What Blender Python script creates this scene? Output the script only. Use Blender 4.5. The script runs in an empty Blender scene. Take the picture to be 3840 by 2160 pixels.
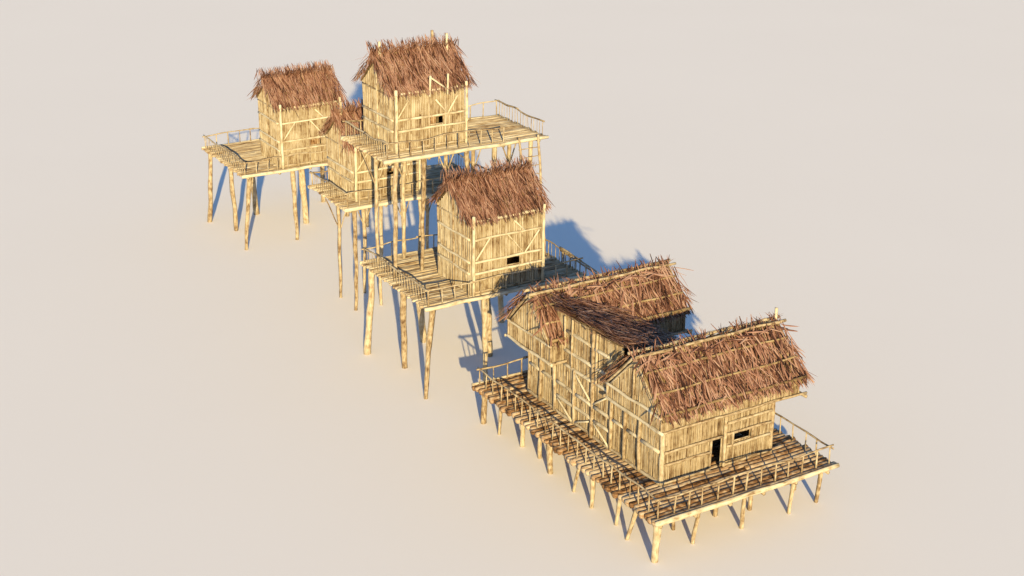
import bpy, math, random
from mathutils import Vector, Matrix

SC = bpy.context.scene
COL = SC.collection
RND = random.Random(7)
PI = math.pi

# ------------------------------------------------------------------ mesh building
class MB:
    """collects tubes, canes and blades and links them as ONE mesh object"""
    def __init__(s):
        s.v = []; s.f = []; s.lc = []; s.var = []; s.smooth = []
    def add(s, vs, fs, lcs, var, smooth=True):
        b = len(s.v)
        s.v += vs; s.lc += lcs; s.var += [var] * len(vs)
        for f in fs:
            s.f.append(tuple(i + b for i in f)); s.smooth.append(smooth)
    def log(s, p0, p1, r0, r1=None, sides=8, segs=None, wob=0.0, rough=0.12, sag=None, var=None, rnd=RND, cap=True, squash=1.0):
        p0 = Vector(p0); p1 = Vector(p1); r1 = r0 if r1 is None else r1
        ax = p1 - p0; L = ax.length
        if L < 1e-6: return
        ax /= L
        ref = Vector((0, 0, 1)) if abs(ax.z) < 0.9 else Vector((0, 1, 0))
        a = ax.cross(ref).normalized(); b = a.cross(ax).normalized()
        segs = segs or max(2, int(L / 0.45))
        var = rnd.random() if var is None else var
        seed = rnd.random() * 50
        ph = [rnd.uniform(0, 6.28) for _ in range(6)]
        fr = [rnd.uniform(.6, 1.6), rnd.uniform(1.5, 3.)]
        fac = [1 + rnd.uniform(-rough, rough) for _ in range(sides)]
        vs = []; lc = []; fs = []
        rings = []
        ts = [i / segs for i in range(segs + 1)]
        for i, t in enumerate(ts):
            x = t * L
            c = p0 + ax * x
            if wob:
                c = c + a * (wob * (math.sin(x * fr[0] + ph[0]) * .7 + .4 * math.sin(x * fr[1] + ph[1]))) \
                      + b * (wob * (math.sin(x * fr[0] * 1.2 + ph[2]) * .7 + .4 * math.sin(x * fr[1] + ph[3])))
            if sag: c = c + Vector((0, 0, sag(t)))
            r = (r0 + (r1 - r0) * t) * (1 + .5 * rough * math.sin(x * 2.3 + ph[4]))
            rings.append((c, r, x))
        def ring(c, r, x):
            st = len(vs)
            for k in range(sides):
                an = 2 * PI * k / sides
                rr = r * fac[k] * (1 + rnd.uniform(-rough, rough) * .35)
                vs.append(tuple(c + a * (math.cos(an) * rr) + b * (math.sin(an) * rr * squash)))
                lc.append((x, an * r + seed, seed))
            return st
        prev = None; first = None
        for (c, r, x) in rings:
            st = ring(c, r, x)
            if prev is not None:
                for k in range(sides):
                    k2 = (k + 1) % sides
                    fs.append((prev + k, prev + k2, st + k2, st + k))
            else: first = st
            prev = st
        if cap:
            for st, (c, r, x), sg in ((first, rings[0], -1), (prev, rings[-1], 1)):
                i = len(vs); vs.append(tuple(c + ax * (sg * r * .35))); lc.append((x, seed, seed))
                for k in range(sides):
                    k2 = (k + 1) % sides
                    fs.append((st + k2, st + k, i) if sg < 0 else (st + k, st + k2, i))
        s.add(vs, fs, lc, var)
    def cane(s, base, top, wdir, nrm, w, d, var, rnd=RND, both=True):
        """a split cane: convex strip along base->top, facing nrm"""
        base = Vector(base); top = Vector(top)
        L = (top - base).length
        seed = rnd.random() * 50
        sh = rnd.uniform(-.015, .015)
        vs = []; lc = []; fs = []
        off = nrm * rnd.uniform(0, d * .5)
        n = 2
        for i in range(n + 1):
            t = i / n
            c = base.lerp(top, t) + off + wdir * (sh * math.sin(t * 3.1))
            for k, (x, y) in enumerate(((-.5, 0), (-.3, .9), (.22, 1.), (.5, 0))):
                vs.append(tuple(c + wdir * (x * w) + nrm * (y * d * .5)))
                lc.append((t * L, x * w + seed, seed))
        for i in range(n):
            for k in range(3):
                q = i * 4 + k
                fs.append((q, q + 1, q + 5, q + 4))
        if both:
            for i in range(n):
                q = i * 4
                fs.append((q + 3, q, q + 4, q + 7))
        fs.append((0, 3, 2, 1)); q = n * 4; fs.append((q, q + 1, q + 2, q + 3))
        s.add(vs, fs, lc, var, smooth=False)
    def blade(s, p, d, n, L, w, bend, var, rnd=RND):
        d = d.normalized(); side = d.cross(n).normalized()
        seed = rnd.random() * 50
        prof = ((0, .15), (.18, .75), (.5, 1), (.8, .6), (1, .03))
        if rnd.random() < .25: prof = ((0, .55), (.2, .9), (.5, 1), (.8, .9), (1, .55))
        vs = []; lc = []; fs = []
        cur = rnd.uniform(-.1, .1) * L
        for i, (t, k) in enumerate(prof):
            c = p + d * (t * L) + n * (bend * math.sin(t * PI * .5) * L * .5) + side * (cur * t * t)
            hw = w * k * .5
            for x, y in ((-1, 0), (0, .35), (1, 0)):
                vs.append(tuple(c + side * (x * hw) + n * (y * hw)))
                lc.append((t * L, x * hw + seed, seed))
        for i in range(len(prof) - 1):
            for k in range(2):
                q = i * 3 + k
                fs.append((q, q + 1, q + 4, q + 3))
        s.add(vs, fs, lc, var, smooth=False)
    def box(s, c, ax, ay, az, var=.5):
        c = Vector(c)
        vs = []; lc = []
        for z in (-1, 1):
            for x, y in ((-1, -1), (1, -1), (1, 1), (-1, 1)):
                p = c + Vector(ax) * x + Vector(ay) * y + Vector(az) * z
                vs.append(tuple(p)); lc.append(tuple(p))
        s.add(vs, [(3, 2, 1, 0), (4, 5, 6, 7), (0, 1, 5, 4), (1, 2, 6, 5), (2, 3, 7, 6), (3, 0, 4, 7)], lc, var, smooth=False)
    def build(s, name, mat, parent=None):
        me = bpy.data.meshes.new(name)
        me.from_pydata(s.v, [], s.f)
        at = me.attributes.new('lc', 'FLOAT_VECTOR', 'POINT')
        at.data.foreach_set('vector', [x for p in s.lc for x in p])
        av = me.attributes.new('var', 'FLOAT', 'POINT')
        av.data.foreach_set('value', s.var)
        me.polygons.foreach_set('use_smooth', s.smooth)
        me.materials.append(mat)
        me.update()
        o = bpy.data.objects.new(name, me)
        COL.objects.link(o)
        if parent is not None: o.parent = parent
        return o

def thing(name, loc, label, cat, group=None):
    o = bpy.data.objects.new(name, None); COL.objects.link(o)
    o.empty_display_size = .5
    o.location = loc
    o['label'] = label; o['category'] = cat
    if group: o['group'] = group
    return o

# ------------------------------------------------------------------ materials
def wood(name, cols, sc=(2.2, 26, 1), mott=1.3, rough=.85, bump=.5, varw=.55, amp=1.7):
    m = bpy.data.materials.new(name); m.use_nodes = True
    nt = m.node_tree; N = nt.nodes; Lk = nt.links
    for n in list(N): N.remove(n)
    out = N.new('ShaderNodeOutputMaterial'); bs = N.new('ShaderNodeBsdfPrincipled')
    Lk.new(bs.outputs[0], out.inputs[0])
    bs.inputs['Roughness'].default_value = rough
    bs.inputs['Specular IOR Level'].default_value = .15
    a = N.new('ShaderNodeAttribute'); a.attribute_name = 'lc'
    v = N.new('ShaderNodeAttribute'); v.attribute_name = 'var'
    mp = N.new('ShaderNodeMapping'); mp.inputs['Scale'].default_value = sc
    Lk.new(a.outputs['Vector'], mp.inputs[0])
    n1 = N.new('ShaderNodeTexNoise'); n1.inputs['Scale'].default_value = 1; n1.inputs['Detail'].default_value = 4; n1.inputs['Roughness'].default_value = .65
    Lk.new(mp.outputs[0], n1.inputs['Vector'])
    tc = N.new('ShaderNodeTexCoord')
    n2 = N.new('ShaderNodeTexNoise'); n2.inputs['Scale'].default_value = mott; n2.inputs['Detail'].default_value = 5
    Lk.new(tc.outputs['Object'], n2.inputs['Vector'])
    # t = n1*.6 + (var-.5)*varw + (n2-.5)*.5 + .2
    def math_(op, x, y):
        q = N.new('ShaderNodeMath'); q.operation = op
        for i, z in enumerate((x, y)):
            if isinstance(z, (int, float)): q.inputs[i].default_value = z
            else: Lk.new(z, q.inputs[i])
        return q.outputs[0]
    t = math_('MULTIPLY', math_('SUBTRACT', n1.outputs['Fac'], .5), amp)
    t = math_('ADD', t, math_('MULTIPLY', math_('SUBTRACT', v.outputs['Fac'], .5), varw))
    t = math_('ADD', t, math_('MULTIPLY', math_('SUBTRACT', n2.outputs['Fac'], .5), 1.1))
    t = math_('ADD', t, .5)
    cr = N.new('ShaderNodeValToRGB'); e = cr.color_ramp.elements
    e[0].position = cols[0][0]; e[0].color = (*cols[0][1], 1)
    e[1].position = cols[-1][0]; e[1].color = (*cols[-1][1], 1)
    for p, c in cols[1:-1]:
        x = e.new(p); x.color = (*c, 1)
    Lk.new(t, cr.inputs[0])
    Lk.new(cr.outputs[0], bs.inputs['Base Color'])
    bp = N.new('ShaderNodeBump'); bp.inputs['Strength'].default_value = bump; bp.inputs['Distance'].default_value = .03
    Lk.new(n1.outputs['Fac'], bp.inputs['Height']); Lk.new(bp.outputs[0], bs.inputs['Normal'])
    return m

M = {}
M['wall'] = wood('split_cane', [(.0, (0.063, 0.036, 0.017)), (.18, (0.162, 0.106, 0.058)), (.38, (0.257, 0.197, 0.122)), (.62, (0.338, 0.279, 0.193)), (.95, (0.423, 0.365, 0.269))], sc=(2.4, 9, 1), varw=.42, mott=1.4, amp=1.15)
M['wallf'] = wood('fine_cane', [(.0, (0.047, 0.026, 0.012)), (.2, (0.144, 0.093, 0.049)), (.4, (0.246, 0.184, 0.111)), (.65, (0.321, 0.254, 0.167)), (.98, (0.400, 0.339, 0.237))], sc=(2.4, 9, 1), varw=.42, mott=1.4, amp=1.15)
M['pole'] = wood('weathered_pole', [(.0, (0.070, 0.037, 0.017)), (.24, (0.177, 0.119, 0.067)), (.46, (0.293, 0.224, 0.143)), (.7, (0.372, 0.308, 0.215)), (1., (0.465, 0.400, 0.303))], sc=(2.2, 12, 1), varw=.3, mott=3.)
M['edge'] = wood('bleached_log', [(.0, (0.173, 0.112, 0.062)), (.25, (0.346, 0.279, 0.185)), (.5, (0.461, 0.400, 0.290)), (1., (0.557, 0.502, 0.405))], sc=(1.5, 9, 1), varw=.3, mott=2)
M['deck'] = wood('deck_log', [(.0, (0.079, 0.042, 0.020)), (.18, (0.220, 0.145, 0.080)), (.42, (0.334, 0.257, 0.163)), (.7, (0.422, 0.349, 0.243)), (1., (0.510, 0.448, 0.342))], sc=(.9, 11, 1), varw=.5)
M['bark'] = wood('bark_log', [(.0, (0.037, 0.018, 0.008)), (.27, (0.158, 0.080, 0.034)), (.47, (0.273, 0.170, 0.093)), (.72, (0.378, 0.285, 0.190)), (1., (0.483, 0.400, 0.294))], sc=(2.2, 7, 1), mott=2.6, varw=.6, bump=.9)
M['leaf'] = wood('dry_palm_leaf', [(.0, (0.018, 0.007, 0.005)), (.25, (0.085, 0.034, 0.021)), (.5, (0.19, 0.092, 0.063)), (.74, (0.265, 0.147, 0.110)), (1., (0.325, 0.21, 0.160))], sc=(1.2, 30, 1), mott=.9, varw=.9, bump=.3, rough=.7)
M['under'] = wood('ochre_reed', [(.0, (.05, .028, .012)), (.3, (.135, .088, .042)), (.6, (.24, .172, .09)), (1., (.33, .26, .155))], sc=(1., 20, 1), varw=.6)

def ground_mat():
    m = bpy.data.materials.new('pale_plaster'); m.use_nodes = True
    nt = m.node_tree; bs = nt.nodes['Principled BSDF']
    bs.inputs['Roughness'].default_value = .95
    bs.inputs['Specular IOR Level'].default_value = .05
    tc = nt.nodes.new('ShaderNodeTexCoord'); n = nt.nodes.new('ShaderNodeTexNoise')
    n.inputs['Scale'].default_value = .05; n.inputs['Detail'].default_value = 3
    cr = nt.nodes.new('ShaderNodeValToRGB')
    cr.color_ramp.elements[0].color = (.79, .743, .714, 1); cr.color_ramp.elements[1].color = (.81, .763, .734, 1)
    nt.links.new(tc.outputs['Object'], n.inputs['Vector']); nt.links.new(n.outputs['Fac'], cr.inputs[0])
    nt.links.new(cr.outputs[0], bs.inputs['Base Color'])
    return m
gm = bpy.data.meshes.new('ground')
S = 900
gm.from_pydata([(-S, -S, 0), (S, -S, 0), (S, S, 0), (-S, S, 0)], [], [(0, 1, 2, 3)])
gm.materials.append(ground_mat())
g = bpy.data.objects.new('ground', gm); COL.objects.link(g); g['kind'] = 'structure'

# ------------------------------------------------------------------ shared builders
def legs(root, L, H, mat='pole'):
    """L: (u_top, v_top, u_bottom, v_bottom, r_top, r_bottom)"""
    out = []
    for (u, v, u2, v2, ra, rb) in L:
        m = MB(); m.log((u2, v2, -H - .04), (u, v, -.2), rb, ra, sides=9, segs=14, wob=.045, rough=.13)
        out.append(m.build('leg', M[mat], root))
    return out

def handrail(root, p0, p1, n, h=1.0, r=.05, rb=.03, pieces=2, wav=.07, name='handrail', ends=(True, True), lean=.02, mat='pole', rnd=RND, jit=.1):
    p0 = Vector(p0); p1 = Vector(p1); d = (p1 - p0).normalized(); L = (p1 - p0).length
    m = MB(); ph = rnd.uniform(0, 6); hs = []
    def zf(x): return wav * (math.sin(x * 1.05 + ph) + .5 * math.sin(x * 2.3 + ph * 2))
    cuts = [0] + [L * (i + rnd.uniform(-.15, .15)) / pieces for i in range(1, pieces)] + [L]
    for i in range(pieces):
        a, b = cuts[i] - .22, cuts[i + 1] + .22
        dz = .05 * (i % 2)
        m.log(p0 + d * a + Vector((0, 0, h + dz)), p0 + d * b + Vector((0, 0, h + .02)), r, r * .85, sides=6, segs=max(4, int((b - a) / .3)), wob=.025, rough=.2,
              sag=lambda t, a=a, b=b: zf(a + (b - a) * t), rnd=rnd)
    top = m.build(name, M[mat], root)
    for i in range(n):
        if (i == 0 and not ends[0]) or (i == n - 1 and not ends[1]): continue
        x = L * i / (n - 1)
        if 0 < i < n - 1: x += rnd.uniform(-jit, jit) * L / n
        q = p0 + d * x
        w = MB(); rr = rb * rnd.uniform(.85, 1.2)
        w.log(q + Vector((0, 0, -.05)), q + Vector((rnd.gauss(0, lean), rnd.gauss(0, lean), h + zf(x))), rr * 1.1, rr * .9, sides=5, segs=3, rough=.15, rnd=rnd)
        w.build('baluster', M[mat], top)
    return top

def deck(root, Lu, Lv, pitch, r, mat, jag, ou=.2, edge_r=.14, under=True, seed=1, skipz=0):
    rnd = random.Random(seed)
    m = MB(); n = int(Lv / pitch); sp = Lv / n
    for i in range(n + 1):
        v = i * sp
        e0 = -ou - rnd.uniform(-.3, 1) * jag; e1 = Lu + ou + rnd.uniform(-.3, 1) * jag
        parts = [(e0, e1)]
        if rnd.random() < .4:
            c = rnd.uniform(.25, .75) * Lu; parts = [(e0, c + .03), (c - .03, e1)]
        for (a, b) in parts:
            rr = r * rnd.uniform(.85, 1.18)
            m.log((a, v + rnd.uniform(-.02, .02), -r + rnd.uniform(-.025, .025)), (b, v + rnd.uniform(-.03, .03), -r + rnd.uniform(-.025, .025)), rr, rr * rnd.uniform(.8, 1.), sides=8, segs=max(6, int((b - a) / .8)), wob=.02, rough=.14, rnd=rnd, squash=.8)
    d = m.build('deck', M[mat], root)
    if edge_r:
        for v, nm in ((-.17 - edge_r * .3, 'edge_log'), (Lv + .15, 'edge_log')):
            m = MB(); m.log((-ou - .1, v, -edge_r * .9), (Lu + ou + .15, v, -edge_r * .9), edge_r, edge_r * .8, sides=10, segs=16, wob=.03, rough=.12, rnd=rnd)
            m.build(nm, M['edge'], d)
    if under:
        k = max(3, int(Lu / 2.4))
        for i in range(k + 1):
            u = .25 + (Lu - .5) * i / k
            m = MB(); m.log((u, -.05, -2 * r - .12), (u, Lv + .05, -2 * r - .12), .12, .1, sides=7, segs=8, wob=.02, rnd=rnd)
            m.build('joist', M['pole'], d)
    return d

def cane_wall(root, o, wd, nrm, W, z0, top, w, d, mat, holes=(), name='wall', seed=3, bot=None, thick=.07):
    """o: corner at deck level; wd: direction along the wall; nrm: outward normal; top: function of s"""
    rnd = random.Random(seed)
    o = Vector(o); wd = Vector(wd); nrm = Vector(nrm)
    m = MB(); n = max(2, int(W / w)); sp = W / n
    for i in range(n):
        s = (i + .5) * sp
        zt = top(s); zb = z0 if bot is None else bot(s)
        if zt - zb < .05: continue
        iv = [(zb, zt)]
        for (a, b, c, e) in holes:
            if a <= s <= b:
                new = []
                for (x, y) in iv:
                    if e <= x or c >= y: new.append((x, y)); continue
                    if c - x > .04: new.append((x, c + rnd.uniform(-.02, .02)))
                    if y - e > .04: new.append((e + rnd.uniform(-.03, .02), y))
                iv = new
        for (x, y) in iv:
            # most canes are spliced from shorter lengths
            cuts = [x]
            while y - cuts[-1] > 2.0 and rnd.random() < .75:
                cuts.append(cuts[-1] + rnd.uniform(.9, 1.7))
            cuts.append(y)
            for a, b in zip(cuts[:-1], cuts[1:]):
                vr = rnd.random()
                m.cane(o + wd * s + Vector((0, 0, a)), o + wd * s + Vector((0, 0, b)), wd, nrm, sp * rnd.uniform(.7, .84), d, vr, rnd)
    # the backing mat of reeds behind the canes
    def slab(s0, s1, za, zb):
        if zb - za > .03 and s1 - s0 > .01:
            m.box(o + wd * ((s0 + s1) / 2) + nrm * (-thick / 2 - .004) + Vector((0, 0, (za + zb) / 2)), wd * ((s1 - s0) / 2), nrm * (thick / 2), Vector((0, 0, (zb - za) / 2)), .12)
    k = max(1, int(W / .4)) if bot is None and holes == () else max(1, int(W / .12))
    xs = sorted(set([W * i / k for i in range(k + 1)] + [h[0] for h in holes] + [h[1] for h in holes]))
    for a, b in zip(xs[:-1], xs[1:]):
        c = (a + b) / 2; zt = min(top(a + 1e-4), top(b - 1e-4)) - .04; zb = z0 if bot is None else bot(c)
        iv = [(zb, zt)]
        for (ha, hb, hc, he) in holes:
            if ha - 1e-6 <= a and b <= hb + 1e-6:
                new = []
                for (x, y) in iv:
                    if he <= x or hc >= y: new.append((x, y)); continue
                    new += [(x, hc), (he, y)]
                iv = new
        for x, y in iv: slab(a, b, x, y)
    return m.build(name, M[mat], root)

def stick(root, a, b, r, name, mat='pole', r1=None, sides=7, wob=.012, squash=1., segs=None):
    m = MB(); m.log(a, b, r, r1, sides=sides, wob=wob, rough=.14, squash=squash, segs=segs)
    return m.build(name, M[mat], root)

def thatch(root, ridge0, ridge1, down, Ls, n, seed, oh=.5, ohl=None, over=.45, wid=(.05, .13), ln=(.9, 2.0), lift=.3, sd=.22, start=-.45, under='under', name='thatch', pad=.0, rowbias=0, slab=True, mean=0., reed=.16):
    """one slope: reed under-layer (returned, part) with palm-leaf thatch as sub-part"""
    rnd = random.Random(seed)
    r0 = Vector(ridge0); r1 = Vector(ridge1); rd = (r1 - r0).normalized(); L = (r1 - r0).length
    dn = Vector(down).normalized(); nr = rd.cross(dn)
    if nr.z < 0: nr = -nr
    m = MB()
    if slab:
        c = (r0 + r1) / 2 + dn * (Ls / 2) - nr * .05
        m.box(c, rd * (L / 2), dn * (Ls / 2), nr * .03, .05)
        k = int(L / reed)
        for i in range(k):
            p = r0 + rd * ((i + .5) * L / k)
            m.cane(p + nr * -.01, p + dn * (Ls + rnd.uniform(-.1, .08)), rd, nr, L / k * .95, .07, rnd.random(), rnd)
    panel = m.build('roof', M[under], root)
    b = MB()
    for i in range(n):
        t = start + (Ls - start - .35) * (i + rnd.random()) / n
        if start < -.3 and rnd.random() < .2: t = rnd.uniform(start - .75, -.1)
        s = rnd.uniform(-(oh if ohl is None else ohl), L + oh)
        ll = rnd.uniform(*ln) * (1.25 if rnd.random() < .08 else 1)
        ll = min(ll, Ls + over + rnd.uniform(-.15, .3) - t)
        if ll < .35: continue
        an = rnd.gauss(mean, sd)
        d = dn * math.cos(an) + rd * math.sin(an)
        up = rnd.uniform(.02, lift)
        w = rnd.uniform(*wid)
        if rnd.random() < .3: w *= .45
        if t < 0: p = r0 + rd * s + dn * t + nr * up
        else: p = r0 + rd * s + dn * t + nr * up
        tilt = rnd.gauss(-.03, .05) - (.12 if t < -.3 else 0)
        b.blade(p, (d + nr * tilt).normalized(), nr, ll, w, rnd.gauss(-.03, .07), rnd.random(), rnd)
    # a few loose wisps
    for i in range(n // 25):
        s = rnd.uniform(-oh, L + oh); t = rnd.uniform(start, Ls * .9); an = rnd.gauss(0, .6)
        d = dn * math.cos(an) + rd * math.sin(an) + nr * rnd.uniform(0, .25)
        b.blade(r0 + rd * s + dn * t + nr * .1, d.normalized(), nr, rnd.uniform(.7, 1.5), rnd.uniform(.02, .04), 0, rnd.random(), rnd)
    b.build(name, M['leaf'], panel)
    return panel

# ------------------------------------------------------------------ stilt hut
def hut(kind, loc, label, seed, dark_inner_wall=None):
    root = thing('stilt_hut', loc, label, 'hut', 'thatched huts raised on stilts')
    rnd = random.Random(seed)
    AD = kind == 'thick'
    if AD: Lu, Lv, u0, v0, W, D, Zt, Zp, Zr, H = 11.58, 9.26, 3.40, .31, 5.28, 4.46, 5.1, 5.39, 7.0, 6.523
    else:  Lu, Lv, u0, v0, W, D, Zt, Zp, Zr, H = 11.83, 6.20, 1.24, 1.21, 5.2, 4.62, 3.98, 4.2, 5.95, 8.3
    s2 = 1 if AD else .986
    deck(root, Lu, Lv, .20, .11, 'deck', .16, seed=seed)
    # legs
    if AD:
        L = [(.2, 8.5, -.41, 8.51, .2, .24), (.35, 4.2, .78, 5.13, .21, .19), (.55, .45, -.24, .08, .22, .14), (3.4, 8.3, 3.96, 8.35, .26, .24),
             (4.45, .5, 4.4, .33, .22, .15), (6.6, 4.1, 6.75, 3.9, .32, .25), (10.5, 8.6, 10.55, 8.69, .24, .21), (10.9, 4.1, 10.7, 3.85, .22, .2), (11.1, .5, 11.0, .4, .2, .16)]
        legs(root, [(a_, b_, c_, d_, e_, f_) for (a_, b_, c_, d_, e_, f_) in L], H)
    else:
        L = []
        for u, u2 in ((.75, .6), (2.85, 2.62), (6.1, 6.0), (8.2, 8.1), (11.1, 11.0)):
            L.append((u + .08, .42, u2, .42, .17, .13)); L.append((u, 3.22, u2 + .05, 3.24, .15, .12))
        for (u, v, u2, v2, ra, rb) in L:
            m = MB(); m.log((u2, v2, -H - .04), (u, v, -.2), rb, ra, sides=8, segs=16, wob=.05, rough=.13)
            lg = m.build('leg', M['pole'], root)
            if v > 1:
                for sg in (-1, 1):
                    stick(lg, (u, v, -2.9 + rnd.uniform(-.2, .2)), (u + sg * 1.0, v, -.25), .045, 'brace', r1=.05, wob=.02)
    # walls
    o = Vector((u0, v0, 0)); X = Vector((1, 0, 0)); Y = Vector((0, 1, 0))
    a, b, c, e = 2.57 * s2, 3.64 * s2, 1.53 * s2, 2.07 * s2
    gz = lambda s: Zr - .12 - abs(s - D / 2) * (Zr - Zt) / (D / 2)
    wf = cane_wall(root, o, X, -Y, W, 0, lambda s: Zt + .02, .135, .11, 'wall', holes=((a, b, c, e),), seed=seed + 1)
    wl = cane_wall(root, o + Y * D, -Y, -X, D, 0, gz, .135, .11, 'wall', seed=seed + 2)
    wr = cane_wall(root, o + X * W, Y, X, D, 0, gz, .16, .06, 'wall', seed=seed + 3)
    wb = cane_wall(root, o + X * W + Y * D, -X, Y, W, 0, lambda s: Zt, .16, .06, 'wall', seed=seed + 4)
    f = lambda x, z, q=.07: (u0 + x, v0 - q, z)
    zb = [1.41, 2.18, 3.74, 4.98] if AD else [1.36, 2.12, 3.86]
    for z in zb:
        stick(wf, f(.05, z, .13), f(W - .05, z + .03, .13), .085 if z < 4.5 else .11, 'beam', mat='edge', wob=.02)
    stick(wf, f(.1, .12), f(W, .12), .09, 'beam', wob=.015)
    top = Zt - .1
    for x in (2.5 * s2, 3.72 * s2):
        stick(wf, f(x, 0.05, .11), f(x, top, .11), .065, 'stud', wob=.012)
    if AD: br = [(.24, 2.35, 1.27, 3.68), (2.63, 3.7, 3.85, 2.27), (3.93, 2.27, 5.0, 3.65), (3.1, 4.6, 3.84, 3.85), ]
    else: br = [(.1, 2.2, 1.05, 3.5), (2.95, 3.2, 3.8, 2.2), (3.85, 2.2, 4.6, 3.3)]
    for (x, z, x2, z2) in br: stick(wf, f(x, z, .15), f(x2, z2, .15), .06, 'brace', mat='edge')
    # window frame and, in some huts, an added inner wall panel, its shade put in by dark bark colour
    m = MB()
    for p, q in (((a, c), (b, c)), ((a, e), (b, e)), ((a, c), (a, e)), ((b, c), (b, e))):
        m.log(f(p[0], p[1], -.02), f(q[0], q[1], -.02), .045, sides=6, rough=.1)
    wn = m.build('window_frame', M['pole'], wf)
    if dark_inner_wall:
        cane_wall(wn, o + X * (a + (b - a) * dark_inner_wall[0]) + Y * .4, X, -Y, (b - a) * (dark_inner_wall[1] - dark_inner_wall[0]), c + (e - c) * dark_inner_wall[2] - .1, lambda s: e + .1, .11, .04, 'bark', name='dark_inner_wall', seed=seed + 9, thick=.03)
    # side wall timbers
    gl = lambda v, z, q=.07: (u0 - q, v0 + v, z)
    for z in zb[:3] if AD else zb[:2]:
        stick(wl, gl(.05, z, .11), gl(D - .05, z + .02, .11), .085, 'beam', mat='edge', wob=.02)
    stick(wl, gl(.0, Zt - .28), gl(D, Zt - .28), .06, 'beam', wob=.02)
    stick(wl, gl(D * .5, .02, .12), gl(D * .5, Zr - .5, .12), .07, 'stud')
    # corner posts
    for x, y, z, r in ((0, 0, Zp, .11), (W, 0, Zp, .095), (0, D, Zt, .1), (W, D, Zt, .1)):
        yy = v0 + y - (.2 if y == 0 else 0); stick(root, (u0 + x, yy, -.05), (u0 + x, yy - (.1 if y == 0 else 0), z), r, 'corner_post', mat='edge' if y == 0 else 'pole', wob=.02, sides=9)
    if not AD:
        # tall posts left standing up through the thatch
        P = (stick(root, (u0 + 2.43, v0 - .3, 3.5), (u0 + 2.43, v0 - .42, 4.9), .075, 'roof_post', mat='edge'),
             stick(root, (u0 + 3.75, v0 - .3, 3.5), (u0 + 3.75, v0 - .42, 4.9), .075, 'roof_post', mat='edge'))
        stick(P[0], (u0 + 2.4, v0 - .45, 4.82), (u0 + 3.5, v0 - .35, 4.02), .06, 'brace', mat='edge')
        yr = v0 + D / 2
        stick(root, (u0 + .1, yr - .1, Zr - 1.2), (u0 + .1, yr - .1, Zr + .95), .1, 'roof_post', mat='edge')
        stick(root, (u0 + W - .85, yr + .55, Zr - 1.2), (u0 + W - .85, yr + .55, Zr + 1.15), .1, 'roof_post', mat='pole')
        stick(root, (u0 + W - .15, yr - .2, Zr - 1.2), (u0 + W - .15, yr - .2, Zr + 1.0), .1, 'roof_post', mat='edge')
    # roof
    e0 = .14; run = D / 2 + .12; drop = (Zr - Zt) / (D / 2) * run
    rl = (u0 - e0, v0 + D / 2, Zr); rr_ = (u0 + W + e0, v0 + D / 2, Zr)
    Ls = math.hypot(run, drop)
    thatch(root, rl, rr_, (0, -run, -drop), Ls, 2300, seed + 20, oh=.4, over=.3, ln=(.7, 1.6), wid=(.03, .08))
    thatch(root, rl, rr_, (0, run, -drop), Ls, 1500, seed + 21, oh=.4, over=.4, ln=(.7, 1.6), wid=(.03, .08))
    stick(root, (rl[0] + .1, rl[1], Zr + .02), (rr_[0] - .1, rl[1], Zr + .02), .09, 'ridge_pole', mat='under', wob=.02)
    # railings
    nl = 24 if AD else 18
    handrail(root, (0, Lv, 0), (0, 0, 0), nl, rb=.022 if AD else .02, r=.065, wav=.05 if AD else .07, jit=.06)
    if AD:
        handrail(root, (0.05, 0, 0), (Lu, 0, 0), 13, rb=.045, r=.055, pieces=3, wav=.05)
        handrail(root, (Lu, 0, 0), (Lu, Lv, 0), 22, rb=.025, r=.06)
    else:
        handrail(root, (0.05, 0, 0), (8.75, 0, 0), 11, rb=.05, r=.055, pieces=2, wav=.05)
        handrail(root, (Lu, 0, 0), (Lu, Lv, 0), 18, rb=.022, r=.06, wav=.06)
    handrail(root, (0, Lv, 0), (Lu, Lv, 0), 12, rb=.045, r=.05, pieces=3)
    return root

hutA = hut('thick', (-.78, 55.98, 6.523), 'far left thatched hut on thick stilts, standing apart at the back of the village', 11, dark_inner_wall=(0, 1, 0))
hutB = hut('thin', (.705, 39.22, 8.30), 'low thatched hut on thin braced stilts, half hidden beneath the tallest hut', 22, dark_inner_wall=(0, .85, .45))
hutC = hut('thin', (-.965, 28.99, 14.80), 'tallest thatched hut, highest in the picture, with posts poking up through its roof thatch', 33, dark_inner_wall=(0, .66, 0))
hutD = hut('thick', (-.997, 23.54, 6.523), 'middle thatched hut on thick stilts whose deck carries the legs of the tallest hut', 44)

# the lower handrail lashed outside the right edge of the middle hut's deck
m = MB()
for k, dz in enumerate((0, -.16)):
    m.log((11.72, 2.75, .98 + dz), (11.8, -1.9, .62 + dz), .06, .05, sides=6, segs=10, wob=.03, rough=.2)
dr = m.build('side_rail', M['pole'], hutD)
for v, z0, z1 in ((2.45, .1, .98), (2.2, .1, .98), (1.35, .1, .9), (.8, .1, .85), (-.5, -.1, .72)):
    stick(dr, (11.72, v, z0 - .2), (11.72, v, z1), .05, 'baluster')

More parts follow.
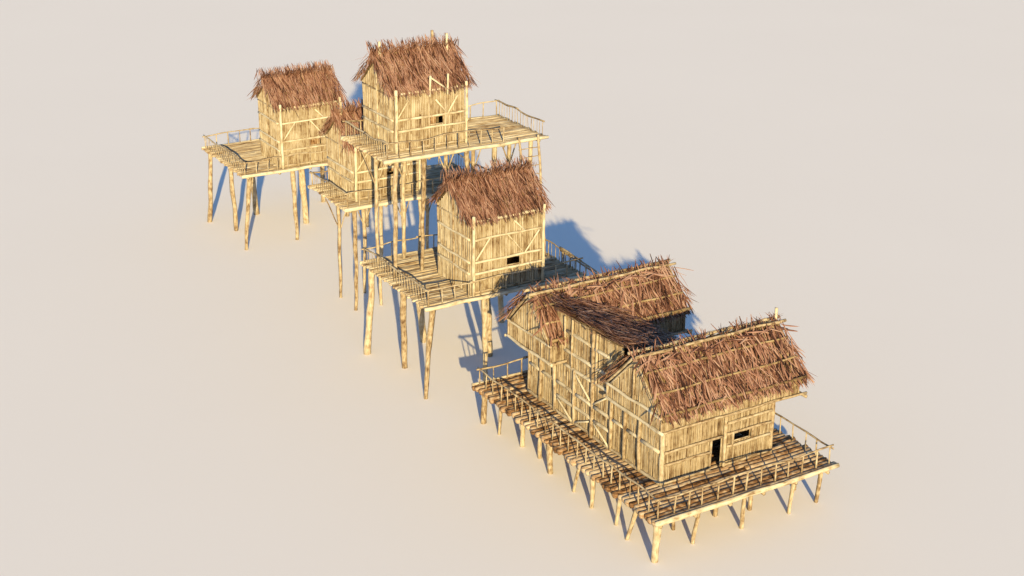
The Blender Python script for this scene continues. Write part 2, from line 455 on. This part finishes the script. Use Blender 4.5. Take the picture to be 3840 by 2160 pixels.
# ------------------------------------------------------------------ ladders
def ladder(b0, b1, t0, t1, label, n, r=.1):
    b0, b1, t0, t1 = map(Vector, (b0, b1, t0, t1))
    root = thing('ladder', (b0 + b1) / 2, label, 'ladder', 'pole ladders leading up to the raised decks')
    org = (b0 + b1) / 2
    for a, b in ((b0, t0), (b1, t1)):
        m = MB(); m.log(a - org, b - org, r, r * .95, sides=8, segs=18, wob=.05, rough=.15); m.build('side_pole', M['pole'], root)
    for i in range(n):
        t = (i + .6) / n
        a = b0.lerp(t0, t) - org; b = b1.lerp(t1, t) - org
        m = MB(); m.log(a - (b - a) * .04, b + (b - a) * .04, .032, sides=6, segs=4, wob=.015); m.build('rung', M['pole'], root)
ladder((8.95, 27.9, 6.5), (10.5, 27.9, 6.5), (8.85, 28.75, 14.95), (10.4, 28.75, 14.95), 'long pole ladder rising from the middle hut deck to the tallest hut deck', 14)
ladder((10.6, 37.9, 0), (12.1, 37.9, 0), (10.45, 38.95, 8.45), (12.0, 38.95, 8.45), 'shaded pole ladder from the ground to the half hidden low hut', 14)

# ------------------------------------------------------------------ longhouse
EH = 2.717
LH = thing('stilt_longhouse', (0, 0, EH), 'large thatched longhouse with two gabled roofs on a wide low deck in the foreground', 'house')
rnd = random.Random(99)
Lu, Lv = 12.06, 18.93
deck(LH, Lu, Lv, .345, .2, 'bark', .2, ou=.15, edge_r=.15, seed=5)
EL = [(.28, .35, .13, .27, .25, .2), (3.25, .5, 3.02, .66, .13, .11), (6.25, .5, 6.23, .57, .14, .12), (9.75, .45, 9.62, .47, .14, .11), (11.85, .5, 11.73, .64, .15, .1),
      (2.9, 2.4, 2.9, 2.36, .12, .11), (5.85, 2.4, 5.84, 2.35, .16, .15), (7.9, 1.9, 7.89, 1.82, .13, .12), (11.6, 2.4, 11.6, 2.37, .11, .1),
      (.35, 18.6, .35, 18.73, .2, .18), (.38, 16.8, .38, 16.86, .12, .1), (.7, 14.6, .82, 14.78, .16, .14), (.95, 12.95, .95, 12.98, .13, .12), (.5, 11.1, .5, 11.13, .22, .19),
      (.75, 8.3, .48, 8.58, .11, .1), (.4, 6.55, .35, 6.58, .16, .13), (.75, 4.15, .51, 4.38, .12, .11), (.75, 2.5, .17, 2.84, .14, .11),
      (4.0, 18.5, 4.0, 18.5, .14, .12), (8., 18.5, 8., 18.5, .14, .12), (11.7, 18.5, 11.7, 18.5, .15, .12), (11.7, 7., 11.7, 7., .12, .11), (11.7, 12., 11.7, 12., .12, .11), (6., 9., 6., 9., .14, .12), (6., 14., 6., 14., .14, .12)]
legs(LH, EL, EH)
X = Vector((1, 0, 0)); Y = Vector((0, 1, 0)); Z = Vector((0, 0, 1))
def P(x, y, z): return Vector((x, y, z - EH))     # world -> local
x0, y0, x1, y1 = 2.34, 2.91, 9.99, 16.5
# lower storey
dw = (3.307, 4.12, -.1, 1.80); ww = (4.87, 6.12, 1.333, 1.835)
wf = cane_wall(LH, P(x0, y0, EH), X, -Y, x1 - x0, 0, lambda s: 6.12 - EH, .105, .09, 'wallf', holes=(dw, ww), seed=60)
def topL(s):   # s runs from back (y=16.5) to front
    y = y1 - s
    return (9.37 if 6.75 < y < 13.4 else 6.3) - EH
wl = cane_wall(LH, P(x0, y1, EH), -Y, -X, y1 - y0, 0, topL, .105, .09, 'wallf', seed=61)
wr = cane_wall(LH, P(x1, y0, EH), Y, X, y1 - y0, 0, lambda s: 6.2 - EH, .12, .045, 'wallf', seed=62)
wb = cane_wall(LH, P(x1, y1, EH), -X, Y, x1 - x0, 0, lambda s: 6.3 - EH, .12, .045, 'wallf', seed=63)
F = lambda x, z, q=.06: (x, y0 - q, z - EH)
for a, b, z in ((2.45, 6.45, 4.64), (6.7, 9.85, 4.66), (2.45, 5.6, 3.86), (6.75, 9.85, 3.9), (6.7, 9.9, 5.36)):
    stick(wf, F(a, z, .13), F(b, z, .13), .08, 'beam', wob=.02)
stick(wf, F(2.3, EH + .08, .12), F(5.6, EH + .08, .12), .09, 'beam', wob=.02)
stick(wf, F(6.5, EH + .08, .12), F(9.95, EH + .08, .12), .09, 'beam', wob=.02)
for x, za, zb, r in ((6.58, EH, 6.1, .09), (5.62, EH, 4.6, .07), (7.12, 3.9, 4.7, .08), (8.52, 3.9, 4.7, .08)):
    stick(wf, F(x, za, .12), F(x, zb, .12), r, 'stud')
m = MB()
for p, q in (((7.21, 4.05), (7.21, 4.55)), ((8.46, 4.05), (8.46, 4.55)), ((7.21, 4.05), (8.46, 4.05)), ((7.21, 4.56), (8.46, 4.56))):
    m.log(F(p[0], p[1], -.03), F(q[0], q[1], -.03), .04, sides=6)
m.build('window_frame', M['pole'], wf)
m = MB()
for p, q in (((5.67, EH), (5.67, 4.52)), ((6.45, EH), (6.45, 4.52)), ((5.67, 4.53), (6.45, 4.53))):
    m.log(F(p[0], p[1], -.03), F(q[0], q[1], -.03), .045, sides=6)
m.build('door_frame', M['pole'], wf)
G = lambda y, z, q=.07: (x0 - q, y, z - EH)
# studs and rails of the long side wall
for y, za, zb, r in ((15.0, EH, 6.2, .12), (13.4, EH, 6.5, .12), (11.3, EH, 6.2, .1), (9.42, EH, 9.45, .13), (7.5, EH, 5.9, .1), (6.15, EH, 6.1, .11), (4.75, EH, 6.1, .11),
                     (11.63, 6.2, 9.25, .07), (9.1, 6.2, 9.35, .08), (12.4, 7., 9.2, .06)):
    stick(wl, G(y, za, .16), G(y, zb, .16), r, 'stud', wob=.035 if r > .1 else .015, sides=8)
for ya, yb, z in ((16.3, 15.1, 4.68), (14.9, 13.5, 4.7), (13.3, 11.4, 4.68), (11.2, 9.5, 4.67), (9.3, 7.6, 4.68), (7.4, 6.25, 4.67), (6.0, 4.8, 4.67), (4.6, 3.0, 4.67),
                  (13.35, 9.55, 3.8), (9.3, 7.55, 3.8), (12.5, 9.55, 6.15), (9.3, 7.8, 6.18), (12.5, 9.6, 7.12), (9.3, 8.2, 7.15), (12.3, 9.6, 8.33), (9.3, 7.7, 8.31), (13.2, 10.2, 6.3)):
    if (ya, yb) == (13.2, 10.2): continue
    stick(wl, G(ya, z, .10), G(yb, z, .10), .11, 'beam', mat='edge', wob=.02)
stick(wl, G(16.5, EH + .06, .1), G(2.9, EH + .06, .1), .1, 'beam', wob=.03, segs=30)
for a, b, c, d in ((11.25, 5.98, 9.7, 4.9), (13.15, 3.65, 11.5, 2.8), (9.24, 3.62, 7.7, 2.8), (11.2, 2.85, 9.75, 3.55), (9.3, 4.85, 8.05, 5.75)):
    stick(wl, G(a, b, .14), G(c, d, .14), .065, 'brace', mat='edge')
for x, y in ((x0, y0), (x1, y0), (x0, y1), (x1, y1)):
    stick(LH, (x, y, -.05), (x, y, 6.15 - EH), .14, 'corner_post', wob=.02, sides=9)

def upper(xa, xb, ya, yb, zlo, zmid, zr, seed, nblade, over=.2, ext=.28, over_b=.4):
    """jettied upper storey with gable ends and its roof"""
    yc = (ya + yb) / 2; hw = (yb - ya) / 2
    ze = zmid + .0                                   # eave height
    gz = lambda s: (zr - .1 - abs(s - hw) * (zr - ze) / hw) - EH
    zl = zlo - EH
    w1 = cane_wall(LH, P(xa, yb, EH), -Y, -X, yb - ya, zl, gz, .105, .09, 'wallf', seed=seed)
    w2 = cane_wall(LH, P(xb, ya, EH), Y, X, yb - ya, zl, gz, .12, .045, 'wallf', seed=seed + 1)
    w3 = cane_wall(LH, P(xa, ya, EH), X, -Y, xb - xa, zl, lambda s: ze - EH, .105, .09, 'wallf', seed=seed + 2)
    w4 = cane_wall(LH, P(xb, yb, EH), -X, Y, xb - xa, zl, lambda s: ze - EH, .12, .045, 'wallf', seed=seed + 3)
    # floor of the jetty
    m = MB()
    n = int((yb - ya) / .3)
    for i in range(n + 1):
        y = ya + (yb - ya) * i / n
        m.log(P(xa, y, zlo + .02), P(xb, y, zlo + .02), .15, sides=6, segs=6, rnd=random.Random(seed + i), squash=.4)
    m.build('jetty_floor', M['pole'], LH)
    q = .13
    stick(w1, P(xa - q, ya - .25, zlo), P(xa - q, yb + .2, zlo), .1, 'beam', mat='edge', wob=.03, segs=16)
    stick(w1, P(xa - q, ya - .1, zmid - .02), P(xa - q, yb + .1, zmid - .02), .085, 'beam', mat='edge', wob=.03, segs=16)
    stick(w1, P(xa - q, ya + .9, zlo + .1), P(xa - q, ya + .9, zmid), .06, 'stud')
    stick(w1, P(xa - q, yc, zmid), P(xa - q, yc, zr - .3), .06, 'stud')
    stick(w3, P(xa - .2, ya - q, zlo + .02), P(xb + .45, ya - q, zlo + .02), .08, 'beam', mat='pole', wob=.03, segs=24)
    stick(w4, P(xa - .25, yb + q, zlo + .02), P(xb + .45, yb + q, zlo + .02), .09, 'beam', wob=.03, segs=24)
    stick(w2, P(xb + q, ya - .5, zlo), P(xb + q, yb + .3, zlo), .1, 'beam', wob=.03, segs=16)
    for y in (ya, yb):
        stick(w1, P(xa - q * .5, y, zlo), P(xa - q * .5, y, zmid), .08, 'stud')
    for sg, y in ((-1, ya), (1, yb)):
        stick(w1, P(xa - .14, y - sg * .1, zmid + .12), P(xa - .14, yc, zr + .05), .085, 'rafter', mat='pole', wob=.015)
        stick(w1, P(xa - .12, y - sg * .38, zmid + .1), P(xa - .12, yc, zr - .25), .06, 'rafter', mat='pole', wob=.015)
        stick(w2, P(xb + .14, y - sg * .1, zmid + .12), P(xb + .14, yc, zr + .05), .085, 'rafter', mat='pole', wob=.015)
    run = hw + ext; drop = (zr - ze) / hw * run; Ls = math.hypot(run, drop)
    r0 = P(xa - .18, yc, zr + .12); r1 = P(xb + .3, yc, zr + .12)
    for sg, sd in ((-1, 5), (1, 6)):
        dn = Vector((0, sg * run, -drop)).normalized(); nr = X.cross(dn); nr = nr if nr.z > 0 else -nr
        pan = thatch(LH, r0, r1, (0, sg * run, -drop), Ls, nblade if sg < 0 else int(nblade * .7), seed + sd, oh=.12, ohl=-.12 if sg < 0 else .35, over=over if sg < 0 else over_b, wid=(.04, .13), ln=(.7, 1.8), lift=.38, sd=.36, start=.02, slab=True)
        for k in (.3, .62, .93):
            a = r0 + X * .1 + dn * (Ls * k) + nr * .25; b = r1 - X * .1 + dn * (Ls * k) + nr * .25
            stick(pan, a, b, .07 if k < .9 else .1, 'purlin', mat='under', wob=.03, segs=24)
        a = r0 - X * .15 + dn * .22 + nr * .25; b = r1 + X * .35 + dn * .2 + nr * .2
        stick(pan, a, b, .09, 'ridge_log', mat='pole', wob=.035, segs=24, sides=9)
    b = MB(); rs = random.Random(seed + 40)
    for i in range(150):
        sx = rs.uniform(-.2, (r1 - r0).length + .1); sg = rs.choice((-1, 1))
        d = Vector((rs.gauss(.15, .45), sg * .75, .62 + rs.gauss(0, .15)))
        b.blade(r0 + X * sx + Vector((0, -sg * rs.uniform(.15, .5), rs.uniform(-.25, .0))), d.normalized(), Vector((0, -sg * .64, .77)), rs.uniform(.6, 1.15), rs.uniform(.04, .1), rs.gauss(0, .05), rs.random() * .8, rs)
    for i in range(70):
        sx = rs.uniform(0, (r1 - r0).length); sg = rs.choice((-1, -1, 1))
        d = Vector((rs.choice((-1, 1)), sg * rs.uniform(.1, .5), -rs.uniform(.05, .3)))
        b.blade(r0 + X * sx + Vector((0, sg * rs.uniform(.25, .7), -.05 - rs.random() * .2)), d.normalized(), Vector((0, sg * .64, .77)), rs.uniform(.8, 1.6), rs.uniform(.05, .12), rs.gauss(0, .05), rs.random(), rs)
    b.build('thatch', M['leaf'], pan)
    return w1

upper(2.04, 11.55, 2.58, 7.66, 6.08, 6.98, 9.5, 70, 1500)
upper(1.35, 11.05, 12.5, 17.3, 6.32, 7.45, 9.85, 80, 1500, over=.12, ext=.1)
stick(LH, P(11.7, 5.15, 9.0), P(11.7, 5.15, 10.35), .1, 'roof_post', mat='edge')
stick(LH, P(1.45, 12.45, 6.3), P(2.25, 12.45, 6.27), .055, 'beam', mat='pole')
# middle wing: high left wall carried above, shed roof falling to the right between the two gabled roofs
wm = cane_wall(LH, P(7.7, 6.9, EH), Y, X, 6.4, 6.2 - EH, lambda s: 6.95 - EH, .12, .045, 'wallf', seed=90)
r0 = P(1.98, 6.6, 9.62); r1 = P(1.98, 12.9, 9.62)
dn = Vector((6.0, 0, -2.42))
thatch(LH, r0, r1, dn, dn.length, 1300, 95, oh=.25, over=.15, wid=(.06, .16), ln=(.55, 1.4), lift=.65, sd=.6, start=-.35)
b = MB(); rr = random.Random(8)
for i in range(420):
    t = rr.random() ** 1.2; x = 2.0 + 5.6 * t; y = rr.uniform(6.5, 12.9)
    z = 9.62 - (x - 1.98) * .40 + .1 + rr.random() * .35
    an = rr.gauss(0, .75)
    d = Vector((math.cos(an), math.sin(an), -.36 + rr.gauss(0, .14)))
    b.blade(P(x, y, z), d.normalized(), Vector((.33, 0, 1)).normalized(), rr.uniform(.6, 1.5), rr.uniform(.06, .18), rr.gauss(0, .08), rr.random(), rr)
b.build('thatch', M['leaf'], [o for o in LH.children if o.name.startswith('roof')][-1])
# a shaggy patch of thatch running back up the seam towards the rear gable
b = MB()
rr = random.Random(5)
for i in range(260):
    x = 2.0 + 4.8 * rr.random() ** 1.3; y = 12.0 + rr.random() * 1.0
    z = 9.62 - (x - 1.98) * .40 + max(0, (y - 12.2)) * .8 + .15
    d = Vector((1, rr.gauss(-.4, .7), -.38 + rr.gauss(0, .15)))
    b.blade(P(x, y, z), d.normalized(), Vector((.33, -.2, 1)).normalized(), rr.uniform(.5, 1.2), rr.uniform(.05, .14), rr.gauss(0, .06), rr.random(), rr)
b.build('thatch', M['leaf'], bpy.data.objects['roof'] if False else [o for o in LH.children if o.name.startswith('roof')][-1])
# railings round the wide deck
handrail(LH, (.12, Lv - .1, 0), (.12, .12, 0), 23, r=.062, rb=.04, pieces=4, wav=.045)
handrail(LH, (.12, .12, 0), (Lu - .1, .12, 0), 13, r=.058, rb=.05, pieces=3, wav=.05, ends=(False, True))
handrail(LH, (Lu - .1, .12, 0), (Lu - .1, Lv - .1, 0), 19, r=.06, rb=.045, pieces=4, wav=.05, ends=(False, True))
handrail(LH, (.12, Lv - .1, 0), (Lu - .1, Lv - .1, 0), 13, r=.06, rb=.045, pieces=3, wav=.04, ends=(False, False))

# ------------------------------------------------------------------ camera
CAM = dict(f=3.635, pitch=.378, az=1.030, roll=.006, c=(-40.182, -52.12, 41.564))
az, pi_, ro = CAM['az'], CAM['pitch'], CAM['roll']
Fw = Vector((math.cos(pi_) * math.cos(az), math.cos(pi_) * math.sin(az), -math.sin(pi_)))
Rt = Vector((math.sin(az), -math.cos(az), 0)); Up = Rt.cross(Fw)
Rt, Up = Rt * math.cos(ro) + Up * math.sin(ro), Up * math.cos(ro) - Rt * math.sin(ro)
cd = bpy.data.cameras.new('camera'); cam = bpy.data.objects.new('camera', cd); COL.objects.link(cam)
cd.sensor_width = 36; cd.lens = 36 * CAM['f'] * 1000 / 2576
cd.clip_end = 3000; cd.clip_start = .5
mt = Matrix((Rt, Up, -Fw)).transposed().to_4x4(); mt.translation = Vector(CAM['c'])
cam.matrix_world = mt
SC.camera = cam

# ------------------------------------------------------------------ light
SUN_AZ = math.radians(66 + 180); SUN_EL = math.radians(15.3)
sd = bpy.data.lights.new('sun', 'SUN'); so = bpy.data.objects.new('sun', sd); COL.objects.link(so)
sd.energy = 4.5; sd.angle = math.radians(.53); sd.color = (1, .785, .395)
sv = Vector((math.cos(SUN_EL) * math.cos(SUN_AZ), math.cos(SUN_EL) * math.sin(SUN_AZ), math.sin(SUN_EL)))
so.rotation_euler = sv.to_track_quat('Z', 'Y').to_euler()
so.location = (0, 0, 60)
w = bpy.data.worlds.new('World'); SC.world = w; w.use_nodes = True
nt = w.node_tree; bg = nt.nodes['Background']
sky = nt.nodes.new('ShaderNodeTexSky'); sky.sky_type = 'NISHITA'; sky.sun_disc = False
sky.sun_elevation = SUN_EL; sky.sun_rotation = math.radians(90) - SUN_AZ
nt.links.new(sky.outputs[0], bg.inputs['Color']); bg.inputs['Strength'].default_value = .102
sky.ozone_density = 4; sky.dust_density = .2; sky.air_density = 1

SC.view_settings.view_transform = 'Standard'; SC.view_settings.look = 'None'
SC.view_settings.gamma = 1; SC.view_settings.use_curve_mapping = False
SC.view_settings.exposure = 1.05
SC.render.engine = 'CYCLES'
SC.cycles.max_bounces = 8; SC.cycles.diffuse_bounces = 8
